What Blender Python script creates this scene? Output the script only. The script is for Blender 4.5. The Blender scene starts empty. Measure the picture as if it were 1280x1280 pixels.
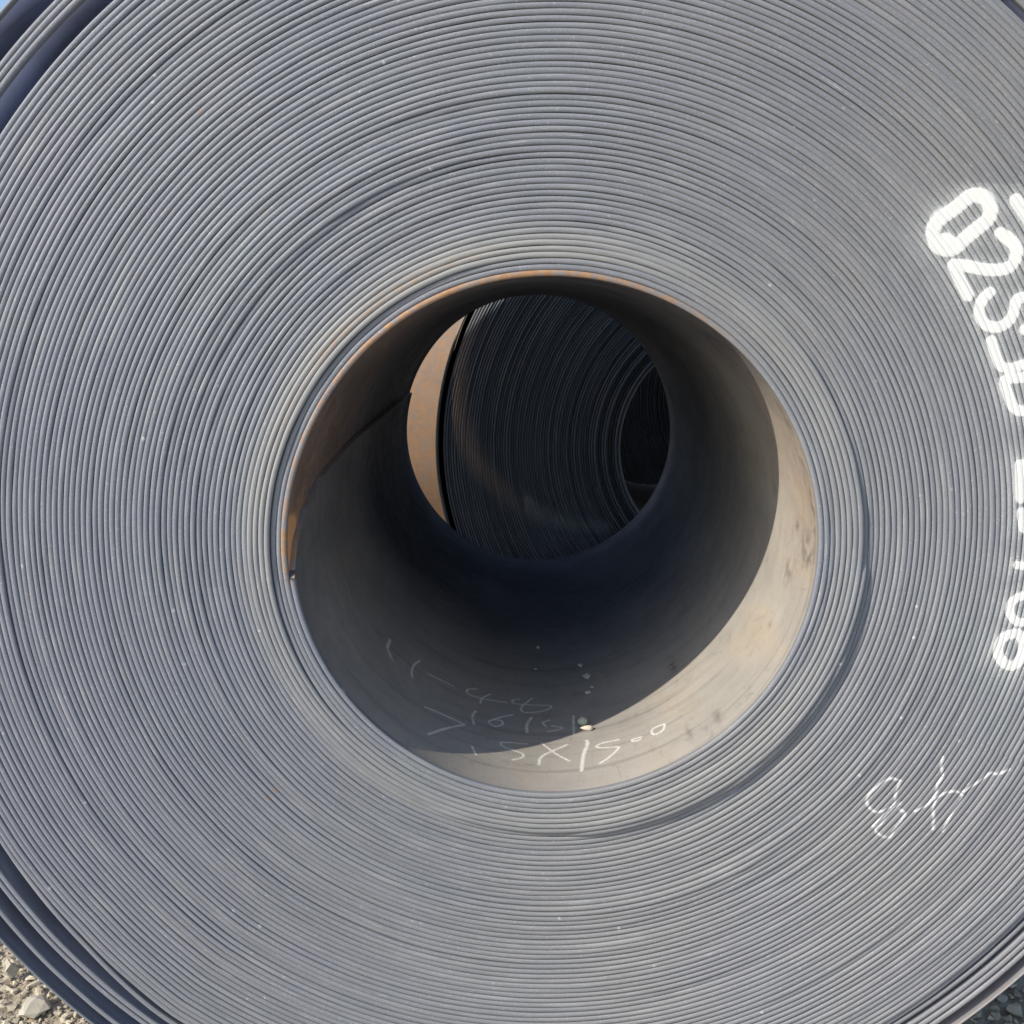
import bpy, math, random
import numpy as np
from mathutils import Vector, noise as mnoise
R = math.radians
rng = np.random.default_rng(7); random.seed(7)
sc = bpy.context.scene
col = sc.collection

# ---------------------------------------------------------------- camera, sky, sun, exposure
AX = 1.04                      # height of the coil axis above the ground
cam_d = bpy.data.cameras.new('camera'); cam = bpy.data.objects.new('camera', cam_d); col.objects.link(cam)
cam_d.sensor_width = 36; cam_d.lens = 36 * 1296.3 / 1280; cam_d.clip_start = .05; cam_d.clip_end = 2000
cam.location = (-.0437, -1.4475, AX + .3288)
cam.rotation_euler = (math.pi / 2 - .1889, 0, .0098)
sc.camera = cam

SUN_V = Vector((-.74, -.38, .556)).normalized()          # towards the sun
w = bpy.data.worlds.new('World'); sc.world = w; w.use_nodes = True
nt = w.node_tree
sky = nt.nodes.new('ShaderNodeTexSky'); sky.sky_type = 'NISHITA'; sky.sun_disc = False
sky.sun_elevation = math.asin(SUN_V.z); sky.sun_rotation = math.atan2(SUN_V.x, SUN_V.y) % (2 * math.pi)
sky.air_density = 1.0; sky.dust_density = 1.0; sky.ozone_density = 2.0
nt.links.new(sky.outputs[0], nt.nodes['Background'].inputs[0])
nt.nodes['Background'].inputs[1].default_value = .15
sl = bpy.data.lights.new('sun', 'SUN'); sl.energy = 3.7; sl.angle = R(.5); sl.color = (1, .92, .79)
so = bpy.data.objects.new('sun', sl); col.objects.link(so)
so.rotation_euler = SUN_V.to_track_quat('Z', 'Y').to_euler(); so.location = (-4, -3, 5)
sc.view_settings.view_transform = 'Standard'; sc.view_settings.look = 'None'
sc.view_settings.gamma = 1; sc.view_settings.exposure = 0.39

PAINT = [  # half width, (x, z) on the coil face, metres from the axis
    (0.0074, [(0.5116, 0.4277), (0.5091, 0.4409), (0.5172, 0.454), (0.5357, 0.4671), (0.5525, 0.4816), (0.5643, 0.4845), (0.5766, 0.4802), (0.5837, 0.4671), (0.5819, 0.454), (0.5707, 0.4438), (0.5538, 0.4291), (0.5398, 0.4159), (0.5278, 0.4144), (0.5169, 0.4188), (0.5116, 0.4277)]),
    (0.0067, [(0.5268, 0.4277), (0.5331, 0.4233)]),
    (0.0063, [(0.6001, 0.435), (0.6113, 0.4276), (0.6211, 0.4188), (0.6237, 0.407), (0.6189, 0.3937), (0.6058, 0.3877), (0.583, 0.3877), (0.5599, 0.3922), (0.5446, 0.3937)]),
    (0.0063, [(0.54, 0.3937), (0.5508, 0.3729), (0.5631, 0.3534)]),
    (0.0067, [(0.6165, 0.4779), (0.6395, 0.4481)]),
    (0.0058, [(0.5923, 0.357), (0.5845, 0.3496), (0.5802, 0.3386), (0.582, 0.3239), (0.5933, 0.3128), (0.6084, 0.311), (0.6209, 0.3184), (0.6272, 0.3313), (0.6287, 0.345), (0.6366, 0.3505), (0.6501, 0.346), (0.6563, 0.3294), (0.6494, 0.3128), (0.6443, 0.3073)]),
    (0.0054, [(0.5997, 0.2924), (0.6059, 0.2756), (0.6149, 0.2588), (0.6284, 0.255), (0.6432, 0.2588), (0.6613, 0.2663)]),
    (0.0056, [(0.6224, 0.2381), (0.6288, 0.2191), (0.639, 0.2011), (0.6508, 0.1963), (0.6653, 0.204), (0.6712, 0.2211), (0.66, 0.24), (0.6409, 0.2418), (0.6224, 0.2381)]),
    (0.0061, [(0.655, 0.1204), (0.6605, 0.0735)]),
    (0.0061, [(0.6641, 0.0519), (0.6698, 0.0303)]),
    (0.0045, [(0.6634, -0.0237), (0.6721, -0.0252)]),
    (0.0047, [(0.6753, -0.0695), (0.6612, -0.0784), (0.6597, -0.0933), (0.6695, -0.1068), (0.684, -0.1082), (0.6913, -0.0933), (0.6864, -0.0724), (0.6753, -0.0695)]),
    (0.0056, [(0.6742, -0.1263), (0.6531, -0.1324), (0.6475, -0.1506), (0.6564, -0.1688), (0.6714, -0.1748), (0.6833, -0.1626), (0.6842, -0.1414), (0.6742, -0.1263)]),
]
CHALK = [
    (0.0012, [(0.5205, -0.355), (0.5038, -0.3507), (0.4845, -0.3662), (0.4732, -0.3817), (0.4751, -0.3949), (0.4849, -0.4037), (0.4951, -0.4037), (0.5109, -0.3947), (0.5153, -0.3837), (0.5148, -0.377), (0.5187, -0.3594)]),
    (0.0012, [(0.5229, -0.3903), (0.5076, -0.4058), (0.4965, -0.4237), (0.4888, -0.4327), (0.4956, -0.4416), (0.5093, -0.446), (0.5177, -0.4325), (0.5314, -0.4079), (0.5237, -0.4013)]),
    (0.0012, [(0.4994, -0.4059), (0.4844, -0.4282)]),
    (0.0012, [(0.5808, -0.3176), (0.5799, -0.3329), (0.583, -0.346), (0.576, -0.3613), (0.575, -0.3745), (0.564, -0.3923), (0.5464, -0.4034)]),
    (0.0012, [(0.5746, -0.3834), (0.5872, -0.3745), (0.6013, -0.3711), (0.6117, -0.3744), (0.6145, -0.3832), (0.6019, -0.4054), (0.59, -0.4366)]),
    (0.0012, [(0.5757, -0.3834), (0.5729, -0.4011), (0.5749, -0.4144), (0.5753, -0.4322)]),
    (0.0012, [(0.6156, -0.3722), (0.6272, -0.3633), (0.6425, -0.3523), (0.6539, -0.3424), (0.6642, -0.3434), (0.6797, -0.3357)]),
]
BORE = [  # half width, (angle in degrees, depth) on the bore
    (0.0009, [(-138.27, 0.3441), (-138.54, 0.3031), (-137.16, 0.2838), (-135.77, 0.2725)]),
    (0.0015, [(-127.84, 0.3698), (-129.25, 0.3255), (-129.23, 0.2879), (-128.61, 0.2693)]),
    (0.0011, [(-124.51, 0.3326), (-120.91, 0.3416), (-116.42, 0.343)]),
    (0.0012, [(-109.55, 0.3794), (-112.2, 0.359), (-112.02, 0.3382), (-108.23, 0.3392), (-100.85, 0.3511)]),
    (0.0015, [(-105.69, 0.374), (-107.82, 0.3414), (-108.27, 0.3142)]),
    (0.0011, [(-97.2, 0.3777), (-99.24, 0.3653), (-98.81, 0.3521), (-95.17, 0.3527), (-89.95, 0.3534), (-88.37, 0.346), (-90.03, 0.3288), (-94.01, 0.3159), (-96.39, 0.3156), (-96.79, 0.3356), (-95.57, 0.3591), (-93.72, 0.3872)]),
    (0.0011, [(-123.0, 0.1867), (-118.91, 0.1961), (-114.83, 0.1979), (-111.81, 0.1953)]),
    (0.0017, [(-111.81, 0.1953), (-116.62, 0.1456), (-120.64, 0.092)]),
    (0.0015, [(-109.22, 0.2715), (-110.02, 0.2439), (-109.38, 0.2122)]),
    (0.0010, [(-99.14, 0.2958), (-102.63, 0.2715), (-105.27, 0.2448), (-104.81, 0.2307), (-103.26, 0.2292), (-101.76, 0.2453), (-102.2, 0.2599), (-104.91, 0.2527)]),
    (0.0020, [(-94.04, 0.2922), (-95.24, 0.2578), (-95.26, 0.2231)]),
    (0.0012, [(-109.26, 0.1205), (-107.96, 0.0935)]),
    (0.0011, [(-95.29, 0.1748), (-99.33, 0.1726), (-101.9, 0.1652), (-101.49, 0.152), (-98.56, 0.1427), (-96.39, 0.1329), (-96.57, 0.1187), (-98.87, 0.1059)]),
    (0.0012, [(-89.17, 0.2826), (-90.97, 0.2705), (-90.15, 0.253)]),
    (0.0011, [(-88.75, 0.2558), (-85.85, 0.2451), (-87.81, 0.2352), (-89.89, 0.23)]),
    (0.0015, [(-82.61, 0.2936), (-83.15, 0.2128)]),
    (0.0012, [(-91.57, 0.1825), (-88.57, 0.1432), (-85.05, 0.1077)]),
    (0.0017, [(-85.11, 0.172), (-89.2, 0.1485), (-91.89, 0.1249), (-92.44, 0.0973)]),
    (0.0022, [(-80.04, 0.1785), (-80.03, 0.1624), (-81.37, 0.1241), (-82.35, 0.0673)]),
    (0.0013, [(-72.05, 0.1523), (-76.24, 0.1562), (-77.83, 0.1483), (-76.78, 0.1381), (-72.91, 0.1274), (-72.7, 0.1188), (-75.32, 0.0966), (-77.75, 0.0826)]),
    (0.0012, [(-66.34, 0.1322), (-68.71, 0.1354), (-68.5, 0.1274), (-66.83, 0.1246)]),
    (0.0012, [(-60.05, 0.1419), (-62.91, 0.1443), (-63.57, 0.1301), (-62.73, 0.119), (-60.68, 0.1225), (-59.95, 0.1384)]),
]

# ---------------------------------------------------------------- node helpers
class G:
    def __init__(s, name):
        s.m = bpy.data.materials.new(name); s.m.use_nodes = True
        s.t = s.m.node_tree; s.n = s.t.nodes; s.b = s.n['Principled BSDF']
    def put(s, sock, v):
        if v is None: return
        if isinstance(v, bpy.types.NodeSocket): s.t.links.new(v, sock)
        else: sock.default_value = v
    def attr(s, name, out='Fac'):
        a = s.n.new('ShaderNodeAttribute'); a.attribute_name = name; return a.outputs[out]
    def math(s, op, a, b=None, c=None, clamp=False):
        x = s.n.new('ShaderNodeMath'); x.operation = op; x.use_clamp = clamp
        s.put(x.inputs[0], a); s.put(x.inputs[1], b); s.put(x.inputs[2], c); return x.outputs[0]
    def mix(s, f, a, b, mode='MIX'):
        x = s.n.new('ShaderNodeMix'); x.data_type = 'RGBA'; x.blend_type = mode
        s.put(x.inputs[0], f); s.put(x.inputs[6], a); s.put(x.inputs[7], b); return x.outputs[2]
    def ramp(s, v, lo, hi, a=0., b=1.):
        x = s.n.new('ShaderNodeMapRange'); x.interpolation_type = 'SMOOTHSTEP'
        s.put(x.inputs[0], v); x.inputs[1].default_value = lo; x.inputs[2].default_value = hi
        x.inputs[3].default_value = a; x.inputs[4].default_value = b; return x.outputs[0]
    def noise(s, vec, scale, det=3, rough=.55, dist=0, out=0):
        x = s.n.new('ShaderNodeTexNoise'); s.put(x.inputs['Vector'], vec)
        x.inputs['Scale'].default_value = scale; x.inputs['Detail'].default_value = det
        x.inputs['Roughness'].default_value = rough; x.inputs['Distortion'].default_value = dist
        return x.outputs[out]
    def vor(s, vec, scale, feat='F1', out='Distance'):
        x = s.n.new('ShaderNodeTexVoronoi'); x.feature = feat; s.put(x.inputs['Vector'], vec)
        x.inputs['Scale'].default_value = scale; return x.outputs[out]
    def scale(s, vec, v):
        x = s.n.new('ShaderNodeVectorMath'); x.operation = 'MULTIPLY'; s.put(x.inputs[0], vec)
        x.inputs[1].default_value = v; return x.outputs[0]
    def obj(s): return s.n.new('ShaderNodeTexCoord').outputs['Object']
    def bump(s, h, strength, dist):
        x = s.n.new('ShaderNodeBump'); x.inputs['Strength'].default_value = strength
        x.inputs['Distance'].default_value = dist; s.put(x.inputs['Height'], h); s.t.links.new(x.outputs[0], s.b.inputs['Normal'])
def C(r, g, b): return (r, g, b, 1)

# ---------------------------------------------------------------- steel: the strip's mill edge
def edge_material(name='steel_strip_edge', shade_mix=0.):
    g = G(name)
    q = g.attr('strip', 'Vector')            # (arc length, across the strip, turn number)
    P = g.obj()
    rnd = g.n.new('ShaderNodeObjectInfo').outputs['Random']
    base = g.mix(g.ramp(g.noise(P, 3.2, 3), .35, .65), C(.184, .202, .252), C(.224, .240, .282))
    base = g.mix(g.ramp(g.noise(P, 1.9, 2), .42, .66, 0, .5), base, C(.240, .238, .300))
    base = g.mix(g.ramp(g.noise(P, 5.1, 2), .5, .75, 0, .35), base, C(.225, .278, .290))
    base = g.mix(g.math('MULTIPLY', rnd, .28), base, C(.19, .205, .235))
    base = g.mix(g.math('MULTIPLY', g.attr('warm'), g.ramp(g.noise(P, 4.2, 3), .3, .6, .55, 1)), base, C(.262, .256, .246))
    # every turn has its own lighter and duller stretches
    base = g.mix(g.ramp(g.noise(g.scale(q, (2.6, 0, 2.9)), 1, 3, .6), .38, .66, 0, .42), base, C(.150, .162, .185))
    base = g.mix(g.ramp(g.noise(g.scale(q, (5.5, 0, 4.3)), 1, 2, .6), .56, .7, 0, .35), base, C(.38, .385, .385))
    # fine scratches that run along the strip, and mottled mill scale
    s1 = g.noise(g.scale(q, (14, 1700, 5.3)), 1.0, 3, .6)
    base = g.mix(g.ramp(s1, .35, .75, 0, .42), base, C(.37, .385, .41))
    s2 = g.noise(P, 520, 3, .7)
    base = g.mix(g.ramp(s2, .5, .8, 0, .5), base, C(.13, .13, .14))
    s3 = g.noise(P, 330, 2, .6)
    base = g.mix(g.ramp(s3, .58, .75, 0, .6), base, C(.44, .44, .44))
    # worn, dusty inner turns
    worn = g.math('MULTIPLY', g.attr('worn'), g.ramp(g.noise(g.scale(q, (7, 300, 3.1)), 1, 3), .3, .62, .35, 1))
    base = g.mix(worn, base, C(.335, .335, .318))
    # knocks: small bright spots where the scale has come off
    sp = g.vor(P, 17); wob = g.noise(P, 260, 3)
    spot = g.ramp(g.math('ADD', sp, g.math('MULTIPLY', wob, .11)), .115, .075)
    gate = g.ramp(g.noise(P, 9, 1), .38, .5)
    base = g.mix(g.math('MULTIPLY', g.math('MULTIPLY', spot, gate), .75), base, C(.62, .62, .60))
    glint = g.ramp(g.noise(g.scale(q, (16, 700, 7.7)), 1, 2), .70, .76)
    base = g.mix(g.math('MULTIPLY', glint, .6), base, C(.60, .60, .58))
    sv = g.math('ADD', g.vor(g.scale(q, (34, 60, 3.1)), 1.0), g.math('MULTIPLY', g.noise(P, 340, 3, .7), .16)); sc_ = g.math('MULTIPLY', g.math('MULTIPLY', g.ramp(sv, .19, .10), g.ramp(g.noise(P, 7, 2), .42, .6)), g.ramp(g.noise(P, 900, 2), .35, .55))
    base = g.mix(g.math('MULTIPLY', sc_, .6), base, C(.58, .58, .57))
    # rust
    rn = g.noise(P, 60, 4, .65)
    rust = g.math('MULTIPLY', g.attr('rust'), g.ramp(rn, .30, .66), clamp=True)
    base = g.mix(rust, base, g.mix(g.noise(P, 150, 3), C(.30, .14, .065), C(.50, .33, .19)))
    rs = g.math('MULTIPLY', g.ramp(g.noise(P, 23, 4, .7), .705, .76), .8)
    base = g.mix(rs, base, C(.36, .20, .09))
    # darker tone down in the grooves
    ridge = g.attr('ridge')
    base = g.mix(g.ramp(ridge, .4, -.4, 0, .3), base, C(.07, .07, .078))
    if shade_mix: base = g.mix(shade_mix, base, C(.035, .062, .085))  # blue-dark shade on the coils behind, mixed into their colour
    # writing: chalk on the crests only, sprayed paint nearly everywhere
    ck = g.math('MULTIPLY', g.attr('chalk'), g.math('MULTIPLY', g.ramp(ridge, -.4, .4), g.ramp(g.noise(P, 420, 2), .28, .48)))
    base = g.mix(ck, base, C(.74, .74, .74))
    pa = g.attr('paint')
    pn = g.math('ADD', pa, g.math('MULTIPLY', g.math('SUBTRACT', g.noise(P, 620, 3, .7), .5), .34))
    pm = g.math('MULTIPLY', g.ramp(pn, .26, .66), g.ramp(ridge, -1.1, -.4, .7, 1))
    ov = g.math('MULTIPLY', g.attr('mist'), g.math('MULTIPLY', g.ramp(ridge, -.4, .8, .25, .85), g.ramp(g.noise(P, 800, 2, .7), .38, .58)))
    base = g.mix(ov, base, C(.64, .66, .64))
    base = g.mix(pm, base, C(.86, .86, .83))
    g.put(g.b.inputs['Base Color'], base)
    g.put(g.b.inputs['Roughness'], g.math('ADD', g.ramp(s1, .3, .7, .66, .5), g.math('MULTIPLY', pm, .2)))
    g.b.inputs['Specular IOR Level'].default_value = .35
    g.bump(g.math('ADD', g.noise(P, 420, 4, .7), g.math('MULTIPLY', s1, 1.4)), .35, .0008)
    return g.m

# ---------------------------------------------------------------- steel: the rolled broad side
def side_material():
    g = G('rolled_steel_surface')
    q = g.attr('strip', 'Vector'); P = g.obj()
    dust_shade = g.mix(g.ramp(g.noise(P, 4, 4), .35, .65), C(.335, .315, .285), C(.405, .378, .338))
    dust_shade = g.mix(g.ramp(g.noise(g.scale(P, (9, 2.2, 9)), 1, 4, .6), .5, .72, 0, .55), dust_shade, C(.42, .345, .255))
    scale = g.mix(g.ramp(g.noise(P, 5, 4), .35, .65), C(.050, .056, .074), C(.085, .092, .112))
    scale = g.mix(g.attr('pale'), scale, C(.48, .54, .72))  # bluish sky glare put into the colour
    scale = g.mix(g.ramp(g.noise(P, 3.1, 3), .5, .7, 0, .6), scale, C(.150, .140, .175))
    dm = g.math('ADD', g.attr('dust_shade'), g.math('MULTIPLY', g.math('SUBTRACT', g.noise(g.scale(P, (6, 3, 6)), 1, 4, .6), .5), .5), clamp=True)
    base = g.mix(dm, scale, dust_shade)
    base = g.mix(g.ramp(g.noise(P, 14, 4, .65, .6), .58, .74, 0, .4), base, C(.17, .15, .14))
    base = g.mix(g.ramp(g.noise(P, 210, 4, .7), .5, .8, 0, .3), base, C(.16, .15, .14))
    base = g.mix(g.ramp(g.noise(g.scale(q, (2.2, 1, 120)), 1, 4, .65), .48, .75, 0, .22), base, C(.40, .38, .35))
    base = g.mix(g.ramp(g.noise(g.scale(q, (1.4, 1, 40)), 1, 4, .7, .4), .5, .72, 0, .38), base, C(.12, .11, .11))
    base = g.mix(g.ramp(g.noise(g.scale(q, (60, 1, 22)), 1, 5, .75, 1.2), .56, .70, 0, .35), base, C(.15, .13, .115))
    rust = g.math('MULTIPLY', g.attr('rust'), g.ramp(g.noise(P, 22, 5, .7), .12, .75), clamp=True)
    base = g.mix(rust, base, g.mix(g.noise(P, 40, 3), C(.34, .18, .09), C(.52, .30, .15)))
    base = g.mix(g.ramp(g.attr('rust'), .9, 1.3), base, C(.75, .40, .19))  # heaviest rust at the strip's start brightened, sunlight painted in
    st = g.math('MULTIPLY', g.attr('stain'), g.ramp(g.noise(P, 45, 4, .7), .38, .6))
    base = g.mix(st, base, C(.085, .07, .06))
    ck = g.math('MULTIPLY', g.attr('chalk'), g.ramp(g.noise(P, 420, 3, .75), .36, .56, .12, 1))
    base = g.mix(ck, base, C(.86, .85, .82))
    g.put(g.b.inputs['Base Color'], base)
    g.put(g.b.inputs['Roughness'], g.ramp(g.noise(P, 30, 4), .3, .7, .42, .62))
    g.b.inputs['Specular IOR Level'].default_value = .5
    g.bump(g.math('ADD', g.noise(P, 160, 4, .7), g.noise(g.scale(q, (4, 1, 600)), 1, 2)), .35, .001)
    return g.m

def simple_rock(name, a, b, sc_=60):
    g = G(name); P = g.obj()
    base = g.mix(g.ramp(g.noise(P, sc_, 4, .6), .3, .7), a, b)
    g.put(g.b.inputs['Base Color'], base); g.b.inputs['Roughness'].default_value = .9
    g.b.inputs['Specular IOR Level'].default_value = .2
    g.bump(g.noise(P, sc_ * 4, 4, .7), .5, .002); return g.m

def ground_material():
    g = G('sandy_gravel_ground'); P = g.obj()
    base = g.mix(g.ramp(g.noise(P, .6, 4), .35, .65), C(.34, .28, .20), C(.43, .36, .27))
    base = g.mix(g.ramp(g.noise(P, 30, 5, .7), .45, .7, 0, .6), base, C(.24, .20, .15))
    base = g.mix(g.ramp(g.vor(P, 60), .2, .6, .35, 0), base, C(.55, .50, .42))
    g.put(g.b.inputs['Base Color'], base); g.b.inputs['Roughness'].default_value = .95
    g.b.inputs['Specular IOR Level'].default_value = .15
    g.bump(g.math('ADD', g.noise(P, 45, 5, .7), g.vor(P, 38)), .8, .02); return g.m

def gravel_material():
    g = G('pale_gravel_stone'); P = g.obj()
    v = g.attr('tone')
    base = g.mix(v, C(.33, .29, .22), C(.64, .57, .43))
    base = g.mix(g.ramp(g.noise(P, 120, 4, .65), .45, .7, 0, .5), base, C(.30, .25, .19))
    g.put(g.b.inputs['Base Color'], base); g.b.inputs['Roughness'].default_value = .92
    g.b.inputs['Specular IOR Level'].default_value = .15
    g.bump(g.noise(P, 400, 4, .7), .5, .002); return g.m

M_EDGE = edge_material(); M_EDGE_SHADED = edge_material('shaded_steel_strip_edge', .50); M_SIDE = side_material(); M_GROUND = ground_material(); M_GRAVEL = gravel_material()

# ---------------------------------------------------------------- mesh helpers
def smooth(x, a, b):
    t = np.clip((x - a) / (b - a), 0, 1); return t * t * (3 - 2 * t)
def mesh_obj(name, V, F, mats, parent=None, fmat=None, attrs=None, smooth_on=True):
    me = bpy.data.meshes.new(name)
    V = np.ascontiguousarray(V, dtype=np.float32); F = np.ascontiguousarray(F, dtype=np.int32)
    k = F.shape[1]
    me.vertices.add(len(V)); me.vertices.foreach_set('co', V.ravel())
    me.loops.add(F.size); me.loops.foreach_set('vertex_index', F.ravel())
    me.polygons.add(len(F)); me.polygons.foreach_set('loop_start', np.arange(0, F.size, k, dtype=np.int32))
    for m in mats: me.materials.append(m)
    if fmat is not None: me.polygons.foreach_set('material_index', np.ascontiguousarray(fmat, dtype=np.int32))
    me.update(calc_edges=True); me.validate()
    me.polygons.foreach_set('use_smooth', np.full(len(me.polygons), smooth_on, dtype=bool))
    for n, a in (attrs or {}).items():
        a = np.ascontiguousarray(a, dtype=np.float32)
        if a.ndim == 2:
            at = me.attributes.new(n, 'FLOAT_VECTOR', 'POINT'); at.data.foreach_set('vector', a.ravel())
        else:
            at = me.attributes.new(n, 'FLOAT', 'POINT'); at.data.foreach_set('value', a)
    me.update()
    o = bpy.data.objects.new(name, me); col.objects.link(o); o.parent = parent
    return o
def grid_faces(nu, nv):
    i = np.arange(nu - 1)[:, None] * nv; j = np.arange(nv - 1)[None, :]
    a = (i + j).ravel(); return np.stack([a, a + 1, a + nv + 1, a + nv], -1)
def empty(name, loc, rz=0):
    o = bpy.data.objects.new(name, None); o.empty_display_size = .2; col.objects.link(o); o.location = loc; o.rotation_euler = (0, 0, rz); return o
def tag(o, label, cat=None, group=None, kind=None):
    if label: o['label'] = label
    if cat: o['category'] = cat
    if group: o['group'] = group
    if kind: o['kind'] = kind
    return o
def seg_dist(P, strokes):
    """value 0..: smallest (distance / half width) and smallest distance over all strokes"""
    best = np.full(len(P), 99.); dist = np.full(len(P), 99.)
    for hw, pts in strokes:
        pts = np.array(pts)
        for a, b in zip(pts[:-1], pts[1:]):
            ab = b - a; L = (ab ** 2).sum() + 1e-12
            t = np.clip(((P - a) @ ab) / L, 0, 1)
            d = np.sqrt(((P - a - t[:, None] * ab) ** 2).sum(1))
            best = np.minimum(best, d / hw); dist = np.minimum(dist, np.maximum(d - hw, 0))
    return best, dist
def soften(strokes, n=4):
    """round off the corners of a polyline (Catmull-Rom)"""
    out = []
    for hw, p in strokes:
        p = np.array(p, float)
        if len(p) < 3: out.append((hw, p)); continue
        closed = np.allclose(p[0], p[-1])
        q = np.vstack([p[-2] if closed else 2 * p[0] - p[1], p, p[1] if closed else 2 * p[-1] - p[-2]])
        r = []
        for i in range(1, len(q) - 2):
            for t in np.arange(n) / n:
                r.append(.5 * (2 * q[i] + (q[i + 1] - q[i - 1]) * t + (2 * q[i - 1] - 5 * q[i] + 4 * q[i + 1] - q[i + 2]) * t * t + (3 * q[i] - q[i - 1] - 3 * q[i + 1] + q[i + 2]) * t ** 3))
        r.append(p[-1]); out.append((hw, np.array(r)))
    return out
PAINT = soften([(hw * 1.05, p) for hw, p in PAINT]); CHALK = soften(CHALK)

# ---------------------------------------------------------------- the coil: one strip wound as a spiral
TH0 = 187.0; R0 = .3775; PITCH = .0081; THICK = .00795; WIDTH = 1.5
N_MAIN = 67.856                                  # turns up to the last tight one at the upper left
WTH = np.array([-25, 45, 135, 160, 180, 210, 220, 232, 270, 315, 360, 405, 495]) * 1.
WVAL = np.array([0, 0, 0, .004, .012, .028, .030, .040, .018, .004, 0, 0, 0])
KN = np.array([45, 135, 220, 232, 270, 315, 405, 495, 580, 592, 630, 675, 765, 855, 940, 952, 990, 1035, 1125, 1215, 1300, 1312, 1350, 1395, 1485, 1575, 1660, 1672, 1710, 1755, 1800.])
KR = np.array([.9286, .9296, .9640, .977, .957, .9395, .9450, .9655, .9940, .9955, .970, .9550, .9570, .9740, 1.0030, 1.005, .984, .9645, .9670, .9815, 1.032, 1.034, 1.006, .9745, .992, 1.022, 1.0600, 1.059, 1.028, 1.0000, .996])
def pchip(x, xs, ys):
    h = np.diff(xs); d = np.diff(ys) / h; m = np.zeros(len(xs)); m[0] = d[0]; m[-1] = d[-1]
    for i in range(1, len(xs) - 1):
        m[i] = 0 if d[i - 1] * d[i] <= 0 else 2 / (1 / d[i - 1] + 1 / d[i])
    k = np.clip(np.searchsorted(xs, x) - 1, 0, len(xs) - 2); t = (x - xs[k]) / h[k]
    return (2*t**3-3*t**2+1)*ys[k] + (t**3-2*t**2+t)*h[k]*m[k] + (-2*t**3+3*t**2)*ys[k+1] + (t**3-t**2)*h[k]*m[k+1]
def turn_radius(n, th):
    """centre radius of the strip at turn count n (float), angle th in degrees"""
    tm = np.mod(th + 25, 360) - 25
    wv = np.interp(tm, WTH, WVAL)
    base = R0 + PITCH * n + wv * np.clip(n / 68, 0, 1) ** 2
    a = np.radians(th)
    base = base + (.0012 * np.cos(3 * a + .6) + .0008 * np.cos(5 * a + 2.)) * np.clip(1 - n / 30, 0, 1) ** 2
    phi = (n - N_MAIN) * 360 + 135
    out = pchip(np.clip(phi, 45, 1800), KN, KR)
    k = smooth(phi, 45, 130)
    return base * (1 - k) + out * k
def circ(tm, ks, vs): return np.interp(np.mod(tm, 360), ks, vs)
class Wav:                                          # smooth random function of turn number
    def __init__(s, seed, period):
        s.v = np.random.default_rng(seed).normal(size=400); s.p = period
    def __call__(s, x):
        x = np.asarray(x, float) / s.p + 3; i = np.floor(x).astype(int); t = x - i; t = t * t * (3 - 2 * t); return s.v[i % 400] * (1 - t) + s.v[(i + 1) % 400] * t
wa, wb, wc, wd, we, wf = Wav(1, 1.), Wav(2, 1.), Wav(3, 4.), Wav(4, 4.), Wav(5, 2.), Wav(6, .35)
def turn_front(n, th):
    """how far the strip's edge stands out of the face, metres towards the front"""
    a = np.radians(th)
    b = circ(th, [0, 35, 90, 180, 230, 270, 300, 325, 345, 360], [8.2, 8, 6.5, 7, 7.6, 8., 9.2, 9.8, 9.3, 8.2])
    h = circ(th, [0, 30, 60, 110, 180, 230, 270, 300, 325, 345, 360], [6.5, 4, 3, 3, 3.5, 5, 6.5, 7, 7.5, 7.5, 6.5]) * .001
    y = h * (1 - smooth(n, b - 2.0, b + .2)) * .3 + h * (1 - smooth(n, b - .1, b + .2)) * .7
    y = y - h * .25 * np.exp(-((n - b - 2) / 2.5) ** 2)
    s2 = circ(th, [0, 60, 90, 120, 150, 175, 200, 240, 360], [0, 0, 1.5, 4.2, 4.4, 3.6, 1.5, 0, 0]) * .001
    y = y + s2 * smooth(n, 19.6, 20.3) * (1 - smooth(n, 30, 52))
    s3 = circ(th, [0, 110, 150, 190, 225, 260, 360], [0, 0, 1.2, 2.6, 1.6, 0, 0]) * .001
    y = y + s3 * smooth(n, 16.6, 17.2) * (1 - smooth(n, 19, 21))
    y = y + .00030 * wa(n) + .00024 * wb(n) * np.cos(a - wb(n * .7 + 40) * 2) + .0006 * wc(n) + .0006 * wd(n) * np.cos(a + wc(n + 50)) + .0004 * we(n) * np.cos(2 * a + n)
    y = y - .012 * smooth(n, 66, 68.5) * .5
    y = y - .0042 * circ(th, [0, 70, 110, 160, 200, 225, 360], [0, 0, .8, 1, .8, 0, 0]) * (smooth(n, 1.3, 1.6) - smooth(n, 3.2, 3.6))
    return y
# section of the strip seen edge-on: q = -1..1 across the thickness, y = depth behind the crest, r = crest weight
SEC = [(-1, 1.5, -1), (-1, .30, -1), (-1, .05, -1), (-1, .009, -1), (-1, .0023, -.3), (-.88, .00125, .15), (-.60, .00055, .75), (-.22, .0001, 1), (.22, .0001, 1), (.60, .00055, .75), (.88, .00125, .15), (1, .0023, -.3), (1, .009, -1), (1, .05, -1), (1, .30, -1), (1, 1.5, -1)]
sq = np.array([s[0] for s in SEC]); sy = np.array([s[1] for s in SEC]); sr = np.array([s[2] for s in SEC])
SEC_EDGE = np.array([4 <= i <= 10 or i in (3, 11) for i in range(len(SEC) - 1)])    # columns that belong to the mill edge

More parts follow.
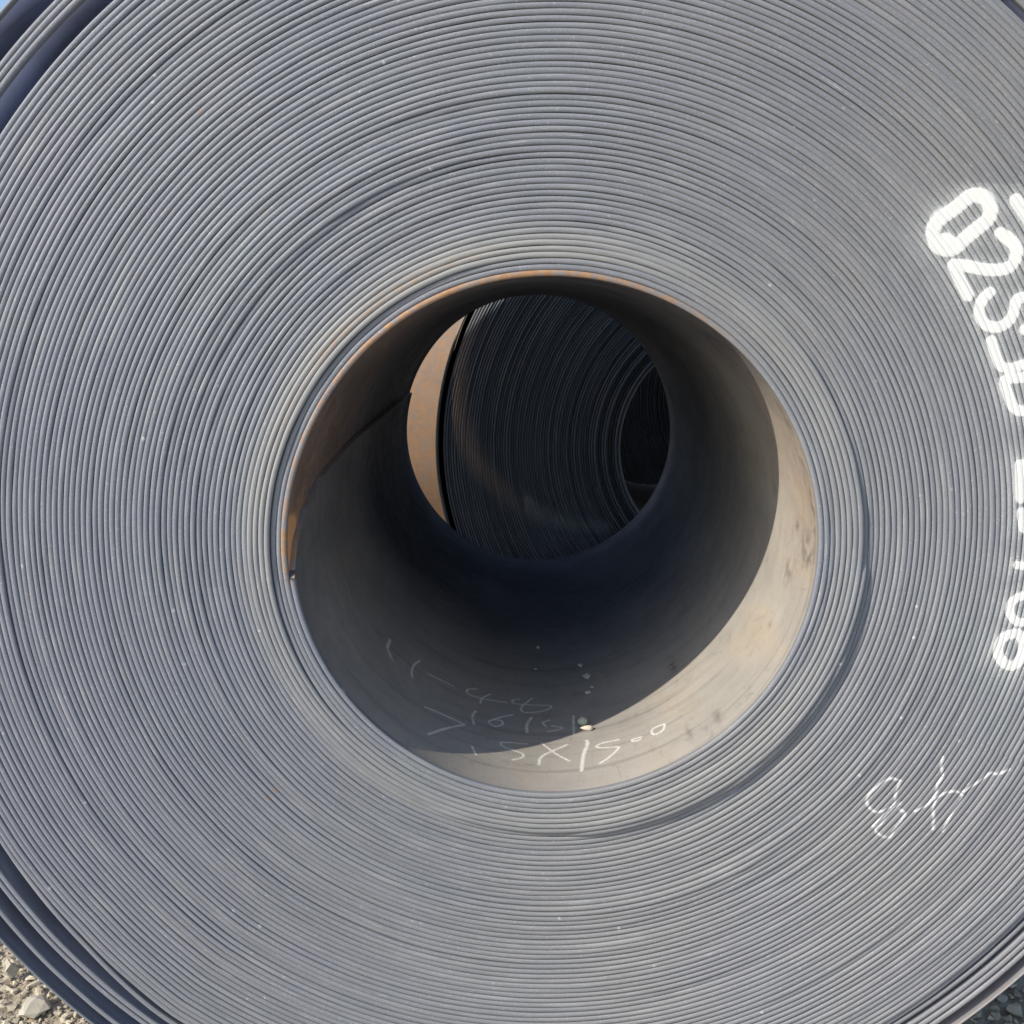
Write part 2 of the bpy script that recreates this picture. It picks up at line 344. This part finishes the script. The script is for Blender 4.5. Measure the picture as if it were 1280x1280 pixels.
def face_attrs(x, z, n, th):
    m = len(x); d = {}
    P = np.stack([x, z], -1)
    paint = np.zeros(m); mist = np.zeros(m); chalk = np.zeros(m)
    s = (x > .42) & (x < .82) & (z > -.34) & (z < .50)
    if s.any():
        b, dd = seg_dist(P[s], PAINT)
        paint[s] = 1 - smooth(b, .5, 1.95); mist[s] = np.exp(-dd / .016)
    s = (x > .40) & (x < .70) & (z < -.28) & (z > -.52)
    if s.any():
        b, dd = seg_dist(P[s], CHALK); chalk[s] = 1 - smooth(b, .9, 2.2)
    tm = np.mod(th, 360)
    d['paint'] = paint; d['mist'] = mist; d['chalk'] = chalk
    rust = np.interp(tm, [0, 45, 70, 100, 125, 150, 172, 183, 190, 360], [0, 0, .9, 1.5, 1.4, .8, .7, 1.6, 0, 0]) * (1 - smooth(n, .8, 1.6))
    rust = rust + np.interp(tm, [0, 95, 120, 150, 180, 360], [0, 0, .5, .25, 0, 0]) * (1 - smooth(abs(n - 5.), .4, 1.2))
    rust = rust + np.interp(tm, [0, 280, 295, 318, 330, 360], [0, 0, .22, .2, 0, 0]) * smooth(n, 71.5, 72.3)
    d['rust'] = np.clip(rust, 0, 1.6)
    wr = np.interp(tm, [0, 60, 100, 150, 180, 220, 270, 330, 360], [.35, .6, .95, .95, .7, .35, .45, .5, .35]) * (1 - smooth(n, 5.5, 11.)) * smooth(n, 2.2, 4)
    wr = wr * (1 + .0 * n)
    d['worn'] = np.clip(wr, 0, 1)
    d['warm'] = np.interp(tm, [0, 45, 85, 130, 200, 240, 280, 320, 345, 360], [.25, .8, .4, .05, .05, .45, .85, .7, .35, .25])
    d['dust_shade'] = np.where(n > 60, np.interp(tm, [0, 260, 300, 345, 360], [.0, .0, .6, .6, .0]), .5) * np.ones(m)
    d['pale'] = np.where(n > 60, np.interp(tm, [0, 80, 130, 175, 215, 300, 360], [.5, 1, 1, .7, .35, .6, .5]), 0) * np.ones(m)  # sky glare painted on the loose outer turns, strongest at the upper left
    return d

coil = empty('steel_coil', (0, .75, 0))
tag(coil, 'big front steel coil with white sprayed lettering on its face and chalk in its bore', 'steel coil')
OFF = np.array([0, -.75, AX])
def theta_grid(n0, n1):
    t0, t1 = TH0 + 360 * n0, TH0 + 360 * n1
    rr = R0 + PITCH * n0
    coarse = 1.0
    k = np.arange(math.floor(t0 / coarse) * coarse, t1 + coarse, coarse)
    k = k[(k > t0 + .3) & (k < t1 - .3)]
    if rr > .50:
        f = []
        for base in range(-1, 80):
            a, b = base * 360 + (-48 if rr > .56 else -45), base * 360 + 42
            if b < t0 or a > t1: continue
            ff = np.arange(max(a, t0), min(b, t1), math.degrees(.0022 / rr)); f.append(ff)
        if f:
            f = np.concatenate(f); k = np.concatenate([k, f]); k = k[(k > t0 + .05) & (k < t1 - .05)]
            k = np.sort(k); keep = np.concatenate([[True], np.diff(k) > .09]); k = k[keep]
    return np.concatenate([[t0], k, [t1]])

def strip_turn(n0, n1, parent, name='strip_turn'):
    th = theta_grid(n0, n1); n = (th - TH0) / 360
    r = turn_radius(n, th); y0 = -turn_front(n, th)
    tk = THICK * (1 + .04 * wf(n * 9))
    loose = np.maximum(0, n - 71.0); tk = tk * (1 - .55 * smooth(loose, .2, 1.4))
    a = np.radians(th)
    j = .00018 * wf(n * 40 + 7) + .00030 * wf(n * 11 + 31); y0 = y0 + j
    r = r + .00013 * wf(n * 27 + 90) + .00010 * wf(n * 9 + 150)
    rad = r[:, None] + .5 * tk[:, None] * sq[None, :]
    if n0 >= 66:                                      # loose outer turns pinched shut further in, added to block light through gaps
        nxt = turn_radius(n + 1, th) - .5 * THICK - .0003
        nxt = np.where(n + 1 < 67.856 + (1800 - 135) / 360, nxt, rad[:, -1])
        rad[:, -2:] = np.maximum(rad[:, -2:], nxt[:, None])
    Y = y0[:, None] + sy[None, :]
    Y = np.where(sy[None, :] > 1.4, WIDTH + .3 * y0[:, None], Y)
    X = rad * np.cos(a)[:, None]; Z = rad * np.sin(a)[:, None]
    V = np.stack([X, Y, Z], -1).reshape(-1, 3)
    nu, nv = len(th), len(SEC)
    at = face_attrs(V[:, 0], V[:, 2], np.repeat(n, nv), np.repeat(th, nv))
    sy_ = np.tile(sy, nu); V[:, 1] -= np.where(sy_ < .004, sy_ * .8 * smooth(at['paint'], .2, .8), 0)     # paint fills the grooves
    F = grid_faces(nu, nv)
    fm = np.tile(np.where(SEC_EDGE, 0, 1), nu - 1)
    i = np.arange(nu - 1) * nv                        # close the back and the two cut ends
    back = np.stack([i + nv - 1, i, i + nv, i + 2 * nv - 1], -1)
    F = np.concatenate([F, back[:, ::-1]]); fm = np.concatenate([fm, np.ones(nu - 1)])
    cap = []
    def addcap(b0, flip):
        for q in range(nv // 2):
            c = [b0 + q, b0 + q + 1, b0 + nv - 2 - q, b0 + nv - 1 - q]
            if q + 1 == nv - 2 - q: continue
            cap.append(c[::-1] if flip else c)
    if n1 > 72.3: addcap((nu - 1) * nv, True)
    if cap: F = np.concatenate([F, np.array(cap)]); fm = np.concatenate([fm, np.ones(len(cap))])
    nn = np.repeat(n, nv); tt = np.repeat(th, nv)
    at['ridge'] = np.tile(sr, nu)
    at['strip'] = np.stack([np.repeat(a * (R0 + PITCH * n0), nv), np.tile(sq * THICK / 2, nu), V[:, 1] + nn * 1.7], -1)
    at['stain'] = np.zeros(len(V))
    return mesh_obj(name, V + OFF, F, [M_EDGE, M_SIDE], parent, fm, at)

def inner_turn(parent):
    """innermost turn: its broad side is the wall of the bore, its start is cut to a tongue"""
    th = np.concatenate([np.arange(187, 225, .75), np.arange(225, 312, .2), np.arange(312, 547.01, .9)]); th[-1] = 547
    ysurf = np.concatenate([[1.5], np.arange(1.35, .46, -.09), np.arange(.44, .012, -.0019)])
    sec = [(-1, y, -1) for y in ysurf] + SEC[3:]
    q = np.array([s[0] for s in sec]); dy = np.array([s[1] for s in sec]); rd = np.array([s[2] for s in sec])
    nu, nv = len(th), len(sec)
    kk = np.interp(dy, [0, .04, .1, .2, .5, 1.07, 1.5], [0, 7, 13, 18, 22, 23.4, 24])
    T = th[:, None] - kk[None, :] * (1 - smooth(th, 187, 222))[:, None]
    n = (T - TH0) / 360
    r = turn_radius(n, T); y0 = -turn_front(np.maximum(n, 0), T)
    a = np.radians(T)
    dent = .0010 * np.cos(2.3 * a + 5 * dy[None, :]) * smooth(dy, .05, .6)[None, :]
    rad = r + .5 * THICK * q[None, :] + dent
    Y = y0 * np.exp(-dy / .5)[None, :] + dy[None, :]
    V = np.stack([rad * np.cos(a), Y, rad * np.sin(a)], -1).reshape(-1, 3)
    F = grid_faces(nu, nv)
    ns = len(ysurf)
    edge = np.array([ns <= i <= nv - 4 for i in range(nv - 1)])
    fm = np.tile(np.where(edge, 0, 1), nu - 1)
    i = np.arange(nu - 1) * nv
    F = np.concatenate([F, np.stack([i + nv - 1, i, i + nv, i + 2 * nv - 1], -1)[:, ::-1]]); fm = np.concatenate([fm, np.ones(nu - 1)])
    # the cut end: a thin wall between the two broad sides along the first column
    base = len(V)
    V0 = V.reshape(nu, nv, 3)[0]; T0 = T[0]
    ins = V0[:ns + 2]; rr0 = rad[0][:ns + 2] + THICK
    outs = np.stack([rr0 * np.cos(np.radians(T0[:ns + 2])), ins[:, 1], rr0 * np.sin(np.radians(T0[:ns + 2]))], -1)
    V = np.concatenate([V, ins, outs]); m = len(ins)
    c = np.stack([base + np.arange(m - 1), base + np.arange(1, m), base + m + np.arange(1, m), base + m + np.arange(m - 1)], -1)
    F = np.concatenate([F, c]); fm = np.concatenate([fm, np.zeros(len(c))])
    tip = np.array([[ns + a_, ns + a_ + 1, ns + 8 - a_, ns + 9 - a_] for a_ in range(4)])
    F = np.concatenate([F, tip]); fm = np.concatenate([fm, np.zeros(4)])
    TT = np.concatenate([T.ravel(), T0[:m], T0[:m]]); NN = (TT - TH0) / 360
    at = face_attrs(V[:, 0], V[:, 2], np.maximum(NN, 0), TT)
    RD = np.concatenate([np.tile(rd, nu), np.full(2 * m, .2)])
    at['ridge'] = RD
    depth = V[:, 1]
    at['strip'] = np.stack([np.radians(TT) * .376, np.concatenate([np.tile(q * THICK / 2, nu), np.zeros(2 * m)]), depth], -1)
    # chalk figures, stains and rust on the bore wall
    rel = np.stack([np.radians(TT - 360) * .376, depth], -1)
    S = [(max(hw, .00155), [(math.radians(t) * .376, y) for t, y in pts]) for hw, pts in BORE]
    S = soften(S, 3)
    ch = np.zeros(len(V)); s = (depth > 0) & (depth < .46) & (TT > 215) & (TT < 315)
    b, dd = seg_dist(rel[s], S); ch[s] = (1 - smooth(b, .75, 1.9)) * .85
    at['chalk'] = ch
    st = np.zeros(len(V))
    tm = np.mod(TT + 180, 360) - 180
    for t0, yy, sa, sb, v in ((-52.2, .35, 1.4, .03, .9), (-2.5, .05, 4, .035, .75), (-10, .13, 3.0, .03, .6), (1.5, .11, 1.2, .012, .8), (-24, .13, 1.0, .012, .5), (7, .02, 9, .012, .7), (-47, .05, 1.1, .03, .5), (24, .03, 12, .02, .5), (-55, .07, .7, .04, .4)):
        st = np.maximum(st, v * np.exp(-((tm - t0) / sa) ** 2 - ((depth - yy) / sb) ** 2))
    at['stain'] = st
    side = RD < -.9
    at['dust_shade'] = np.clip(1.0 - smooth(depth, .28, 1.0), 0, 1) * np.interp(TT, [160, 187, 210, 235, 385, 396, 412, 440, 500, 547], [.2, .35, .6, 1, 1, .7, .14, .0, .0, .12])  # dust at the mouth; its fade also paints shade deep and high in the bore
    sr_ = .28 * smooth(TT, 455, 500) * (1 - smooth(depth, .1, .7)) + .20 * smooth(TT, 500, 530) * (1 - smooth(depth, .2, 1.0))
    sr_ = sr_ + .30 * np.exp(-((TT - 375) / 22) ** 2) * (1 - smooth(depth, .05, .35))
    sr_ = sr_ + 1.5 * smooth(TT, 531, 540) * (1 - smooth(depth, .015, .09)) + .35 * smooth(TT, 525, 535) * (1 - smooth(depth, .04, .3))
    at['rust'] = np.where(side, np.clip(sr_, 0, 1.6), at['rust'])
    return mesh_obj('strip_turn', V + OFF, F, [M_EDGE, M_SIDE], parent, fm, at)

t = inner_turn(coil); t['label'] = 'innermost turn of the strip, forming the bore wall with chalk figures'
N_LAST = N_MAIN + (1800 - 135) / 360
for k in range(1, 73):
    if k >= N_LAST: break
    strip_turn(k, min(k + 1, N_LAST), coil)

# ---------------------------------------------------------------- the coils behind, seen through the bore
def back_coil(loc, rot, ro, label, seed, dusty, rusty, thick=.0079):
    root = empty('steel_coil', (loc[0], loc[1], 0), R(rot))
    tag(root, label, 'steel coil')
    rs = np.random.default_rng(seed)
    sec = [(-1, .05), (-1, .006), (-.8, .0012), (-.25, 0), (.25, 0), (.8, .0012), (1, .006), (1, .05)]
    Vs = []; Fs = []; at = []; base = 0
    r0 = .372; n = int((ro - r0 - .017) / .00815); th = np.radians(np.arange(0, 360, 1.5)); m = len(th)
    ax = ro + .01
    for k in range(n):
        r = r0 + k * .00815; off = rs.normal() * .0006 + .001 * math.sin(k * .35) + (.010 if k < 2 else 0) - (.010 if k in (3, 4) else 0) + (.006 if k in (5, 6, 9) else 0) - (.005 if k in (7, 8, 12, 19) else 0)
        jit = .001 * np.sin(th * rs.integers(1, 4) + rs.uniform(0, 6))
        for q, y in sec:
            rr = r + q * .0037
            Vs.append(np.stack([rr * np.cos(th), y - off - jit, ax + rr * np.sin(th)], -1))
        for s in range(len(sec) - 1):
            i = np.arange(m); j = (i + 1) % m; b = base + s * m
            Fs.append(np.stack([b + i, b + j, b + m + j, b + m + i], -1))
        at.append(np.full(m * len(sec), k)); base += m * len(sec)
    V = np.concatenate(Vs); F = np.concatenate(Fs); K = np.concatenate(at).astype(float)
    rd = np.tile(np.repeat([-1, -.3, .4, 1, 1, .4, -.3, -1], m), n).astype(float)
    ang = np.arctan2(V[:, 2] - ax, V[:, 0])
    z0 = np.zeros(len(V))
    o = mesh_obj('strip_turns', V, F, [M_EDGE_SHADED], root, None, dict(ridge=rd, strip=np.stack([ang * .6, rd * .003, K * 1.7], -1), paint=z0, mist=z0, chalk=z0, rust=z0, worn=z0, stain=z0, dust_shade=z0, pale=z0, warm=z0))
    o['kind'] = 'stuff'
    # the turn under the loose outermost one, drawn tight against it a hand's breadth in
    pr = np.array([(r0 + (n - 1) * .00815 - .0037, .04), (r0 + (n - 1) * .00815 + .0037, .04), (ro - .011, .22), (ro - .0095, 1.47), (ro - .03, 1.47)])
    t3 = np.radians(np.arange(0, 360.1, 1.5)); a3 = np.repeat(t3, len(pr)); z3 = np.zeros(len(a3))
    V3 = np.stack([np.outer(np.cos(t3), pr[:, 0]), np.tile(pr[:, 1], (len(t3), 1)), ax + np.outer(np.sin(t3), pr[:, 0])], -1).reshape(-1, 3)
    mesh_obj('inner_turn', V3, grid_faces(len(t3), len(pr)), [M_SIDE], root, None, dict(ridge=z3 - 1, strip=np.stack([a3, z3, V3[:, 1]], -1), paint=z3, mist=z3, chalk=z3, rust=z3, worn=z3, stain=z3, dust_shade=z3, pale=z3))
    def shell(name, r, t, y0, y1, rr, du):
        ys = np.linspace(y0, y1, 24); pr = [(r - t / 2, y) for y in ys[::-1]] + [(r + t / 2, y) for y in ys]
        pr.append(pr[0]); pr = np.array(pr); th2 = np.radians(np.arange(0, 360.1, 1.5))
        V = np.stack([np.outer(np.cos(th2), pr[:, 0]), np.tile(pr[:, 1], (len(th2), 1)), ax + np.outer(np.sin(th2), pr[:, 0])], -1).reshape(-1, 3)
        F = grid_faces(len(th2), len(pr)); z = np.zeros(len(V)); a = np.repeat(th2, len(pr))
        return mesh_obj(name, V, F, [M_SIDE], root, None, dict(ridge=z - 1, strip=np.stack([a * r, z, V[:, 1]], -1), paint=z, mist=z, chalk=z, rust=z + rr, worn=z, stain=z, dust_shade=z + du, pale=z))
    shell('bore_wall', .368, .006, .0, 1.48, .3, .8)
    shell('outer_turn', ro - .004, .008, -.002, 1.5, rusty, dusty)
    return root
back_coil((.630, 1.825), 3, .946, 'second coil close behind the first, its shaded blue-grey face filling the bore', 5, .3, 0)
back_coil((1.13, 3.60), 5, .960, 'third coil, its dark face showing through the bore of the second coil', 6, .2, 0)
back_coil((-1.56, 4.33), -88, .99, 'tan dusty coil lying crosswise beyond, its sunlit round side at the left of the opening', 8, .6, .92)

# ---------------------------------------------------------------- ground
def ground():
    xs = np.concatenate([[-400, -120, -40, -12], np.arange(-5, 5.01, .1), [12, 40, 120, 400]])
    ys = np.concatenate([[-400, -120, -40, -10], np.arange(-3, 9.01, .1), [20, 50, 150, 400]])
    X, Y = np.meshgrid(xs, ys, indexing='ij')
    Z = np.array([[.012 * mnoise.noise(Vector((x * 2, y * 2, 0))) + .02 * mnoise.noise(Vector((x * .5, y * .5, 3))) if abs(x) < 6 and -4 < y < 10 else 0 for y in ys] for x in xs]) - .012
    V = np.stack([X, Y, Z], -1).reshape(-1, 3)
    o = mesh_obj('ground', V, grid_faces(len(xs), len(ys)), [M_GROUND])
    o['kind'] = 'structure'; o['label'] = 'sandy gravel yard under and around the coils'
ground()
import bmesh
def ico():
    bm = bmesh.new(); bmesh.ops.create_icosphere(bm, subdivisions=2, radius=1)
    V = np.array([v.co[:] for v in bm.verts]); F = np.array([[v.index for v in f.verts] for f in bm.faces]); bm.free(); return V, F
IV, IF = ico()
def crushed(rs, k=15, flat=.62):
    """angular crushed stone: the hull of a few points near a squashed ball"""
    p = rs.normal(size=(k, 3)); p /= np.linalg.norm(p, axis=1)[:, None]; p *= rs.uniform(.8, 1.05, size=(k, 1))
    p *= np.array([rs.uniform(.8, 1.25), rs.uniform(.65, 1.), flat * rs.uniform(.8, 1.2)])
    bm = bmesh.new()
    for c in p: bm.verts.new(c)
    r = bmesh.ops.convex_hull(bm, input=bm.verts[:])
    bmesh.ops.delete(bm, geom=[v for v in bm.verts if not v.link_faces], context='VERTS')
    bmesh.ops.triangulate(bm, faces=bm.faces[:]); bm.verts.index_update()
    V = np.array([v.co[:] for v in bm.verts]); F = np.array([[v.index for v in f.verts] for f in bm.faces]); bm.free()
    return V, F
def gravel():
    rs = np.random.default_rng(11)
    shapes = [crushed(rs, int(rs.integers(9, 18))) for _ in range(40)]
    Vs = []; Fs = []; tone = []; b = 0
    zones = [(-1.75, -.15, -.1, 1.5, 15500), (.15, 1.75, -.1, 1.5, 9500), (-2.2, 2.2, -.6, .1, 1500)]
    for x0, x1, y0, y1, cnt in zones:
        for _ in range(cnt):
            x, y = rs.uniform(x0, x1), rs.uniform(y0, y1)
            s = .0045 + .011 * rs.random() ** 2.4 + (.010 * rs.random() if rs.random() < .05 else 0)
            v, f_ = shapes[rs.integers(40)]; v = v * s; a = rs.uniform(0, 6.28); c, s_ = math.cos(a), math.sin(a)
            v = v @ np.array([[c, s_, 0], [-s_, c, 0], [0, 0, 1]])
            zg = .012 * mnoise.noise(Vector((x * 2, y * 2, 0))) + .02 * mnoise.noise(Vector((x * .5, y * .5, 3))) - .012
            Vs.append(v + np.array([x, y, zg + s * .25])); Fs.append(f_ + b); b += len(v); tone.append(np.full(len(v), rs.random()))
    o = mesh_obj('gravel', np.concatenate(Vs), np.concatenate(Fs), [M_GRAVEL], None, None, dict(tone=np.concatenate(tone)), False)
    tag(o, 'loose pale crushed stone lying on the yard beside the coil', None, None, 'stuff')
gravel()
def rock(name, loc, s, mat, label, seed, flat=.6, shape=None, cat='stone', grp=None, rot=0):
    rs = np.random.default_rng(seed)
    v, f_ = (lambda a: (a[0] * s, a[1]))(crushed(rs, 22, flat)) if shape is None else (shape, IF)
    c, q = math.cos(rot), math.sin(rot)
    v = v @ np.array([[c, q, 0], [-q, c, 0], [0, 0, 1]])
    v = v - np.array([0, 0, v[:, 2].min()])
    o = mesh_obj(name, v, f_, [mat], None, None, None, False); o.location = loc
    return tag(o, label, cat, grp)
M_PALE = simple_rock('pale_rock', C(.40, .37, .30), C(.50, .46, .37), 30)
M_GREEN = simple_rock('greenish_stone', C(.44, .47, .35), C(.54, .56, .44), 120)
M_BUFF = simple_rock('buff_stone', C(.58, .53, .42), C(.70, .64, .52), 120)
M_CRUMB = simple_rock('grey_crumb', C(.42, .41, .38), C(.60, .58, .53), 300)
rock('rock', (-1.02, .405, -.012), .040, M_PALE, 'large flat pale rock lying among the gravel at the lower left', 3, .4)
rock('rock', (-1.115, .505, -.002), .019, M_PALE, 'smaller cube-like pale rock in the gravel left of the large flat one', 9, .8)
# pebbles lying in the bore
def bore_pt(t, y):
    th = 360 + t; r = float(turn_radius(np.array([(th - TH0) / 360]), np.array([th]))[0]) - THICK / 2 - .0006
    r += .0010 * math.cos(2.3 * R(th) + 5 * y) * float(smooth(np.array([y]), .05, .6)[0]) - .0003
    return (r * math.cos(R(t)), y, AX + r * math.sin(R(t)))
def lump(s, seed, k=.16, sc3=(1, 1, .85)):
    return np.array([v * (1 + k * mnoise.noise(Vector(v) * 1.3 + Vector((seed, 0, 0))) + .5 * k * mnoise.noise(Vector(v) * 3.1 + Vector((0, seed, 0)))) for v in IV]) * s * np.array(sc3)
rock('pebble', bore_pt(-80.6, .242), .0088, M_GREEN, 'round greenish pebble in the bore beside a chalk stroke', 21, .8, lump(.0086, 4), 'pebble')
tri = IV.copy(); tri = tri * np.array([1.15, .62, .6]); tri[:, 1] *= np.interp(tri[:, 0], [-1.15, 1.15], [.25, 1.3]); tri[:, 2] *= np.interp(tri[:, 0], [-1.15, 1.15], [.4, 1.1])
rock('pebble', bore_pt(-79.7, .218), 1, M_BUFF, 'wedge-shaped cream pebble in the bore where the sunlight begins', 22, .6, tri * .0098, 'pebble')
for i, (t_, y_, s_, lab) in enumerate([
    (-78.7, .539, .0042, 'tiny grey crumb of stone, upper one of the row up the middle of the bore'),
    (-77.5, .466, .0062, 'largest crumb of the row up the middle of the bore, ragged and pale'),
    (-76.3, .410, .0028, 'smallest crumb of the row, just below the ragged pale one'),
    (-77.6, .384, .0046, 'flat grey crumb, lowest of the row above the greenish pebble'),
    (-91.3, .678, .0030, 'faint crumb deepest in the bore, left of the row'),
    (-92.5, .542, .0026, 'faint crumb left of the row, nearer than the deepest one')]):
    rock('crumb', bore_pt(t_, y_), s_, M_CRUMB, lab, 30 + i, .6, lump(s_, 30 + i, .6, (1.2, .9, .7)), 'crumb', 'stone crumbs in the bore')
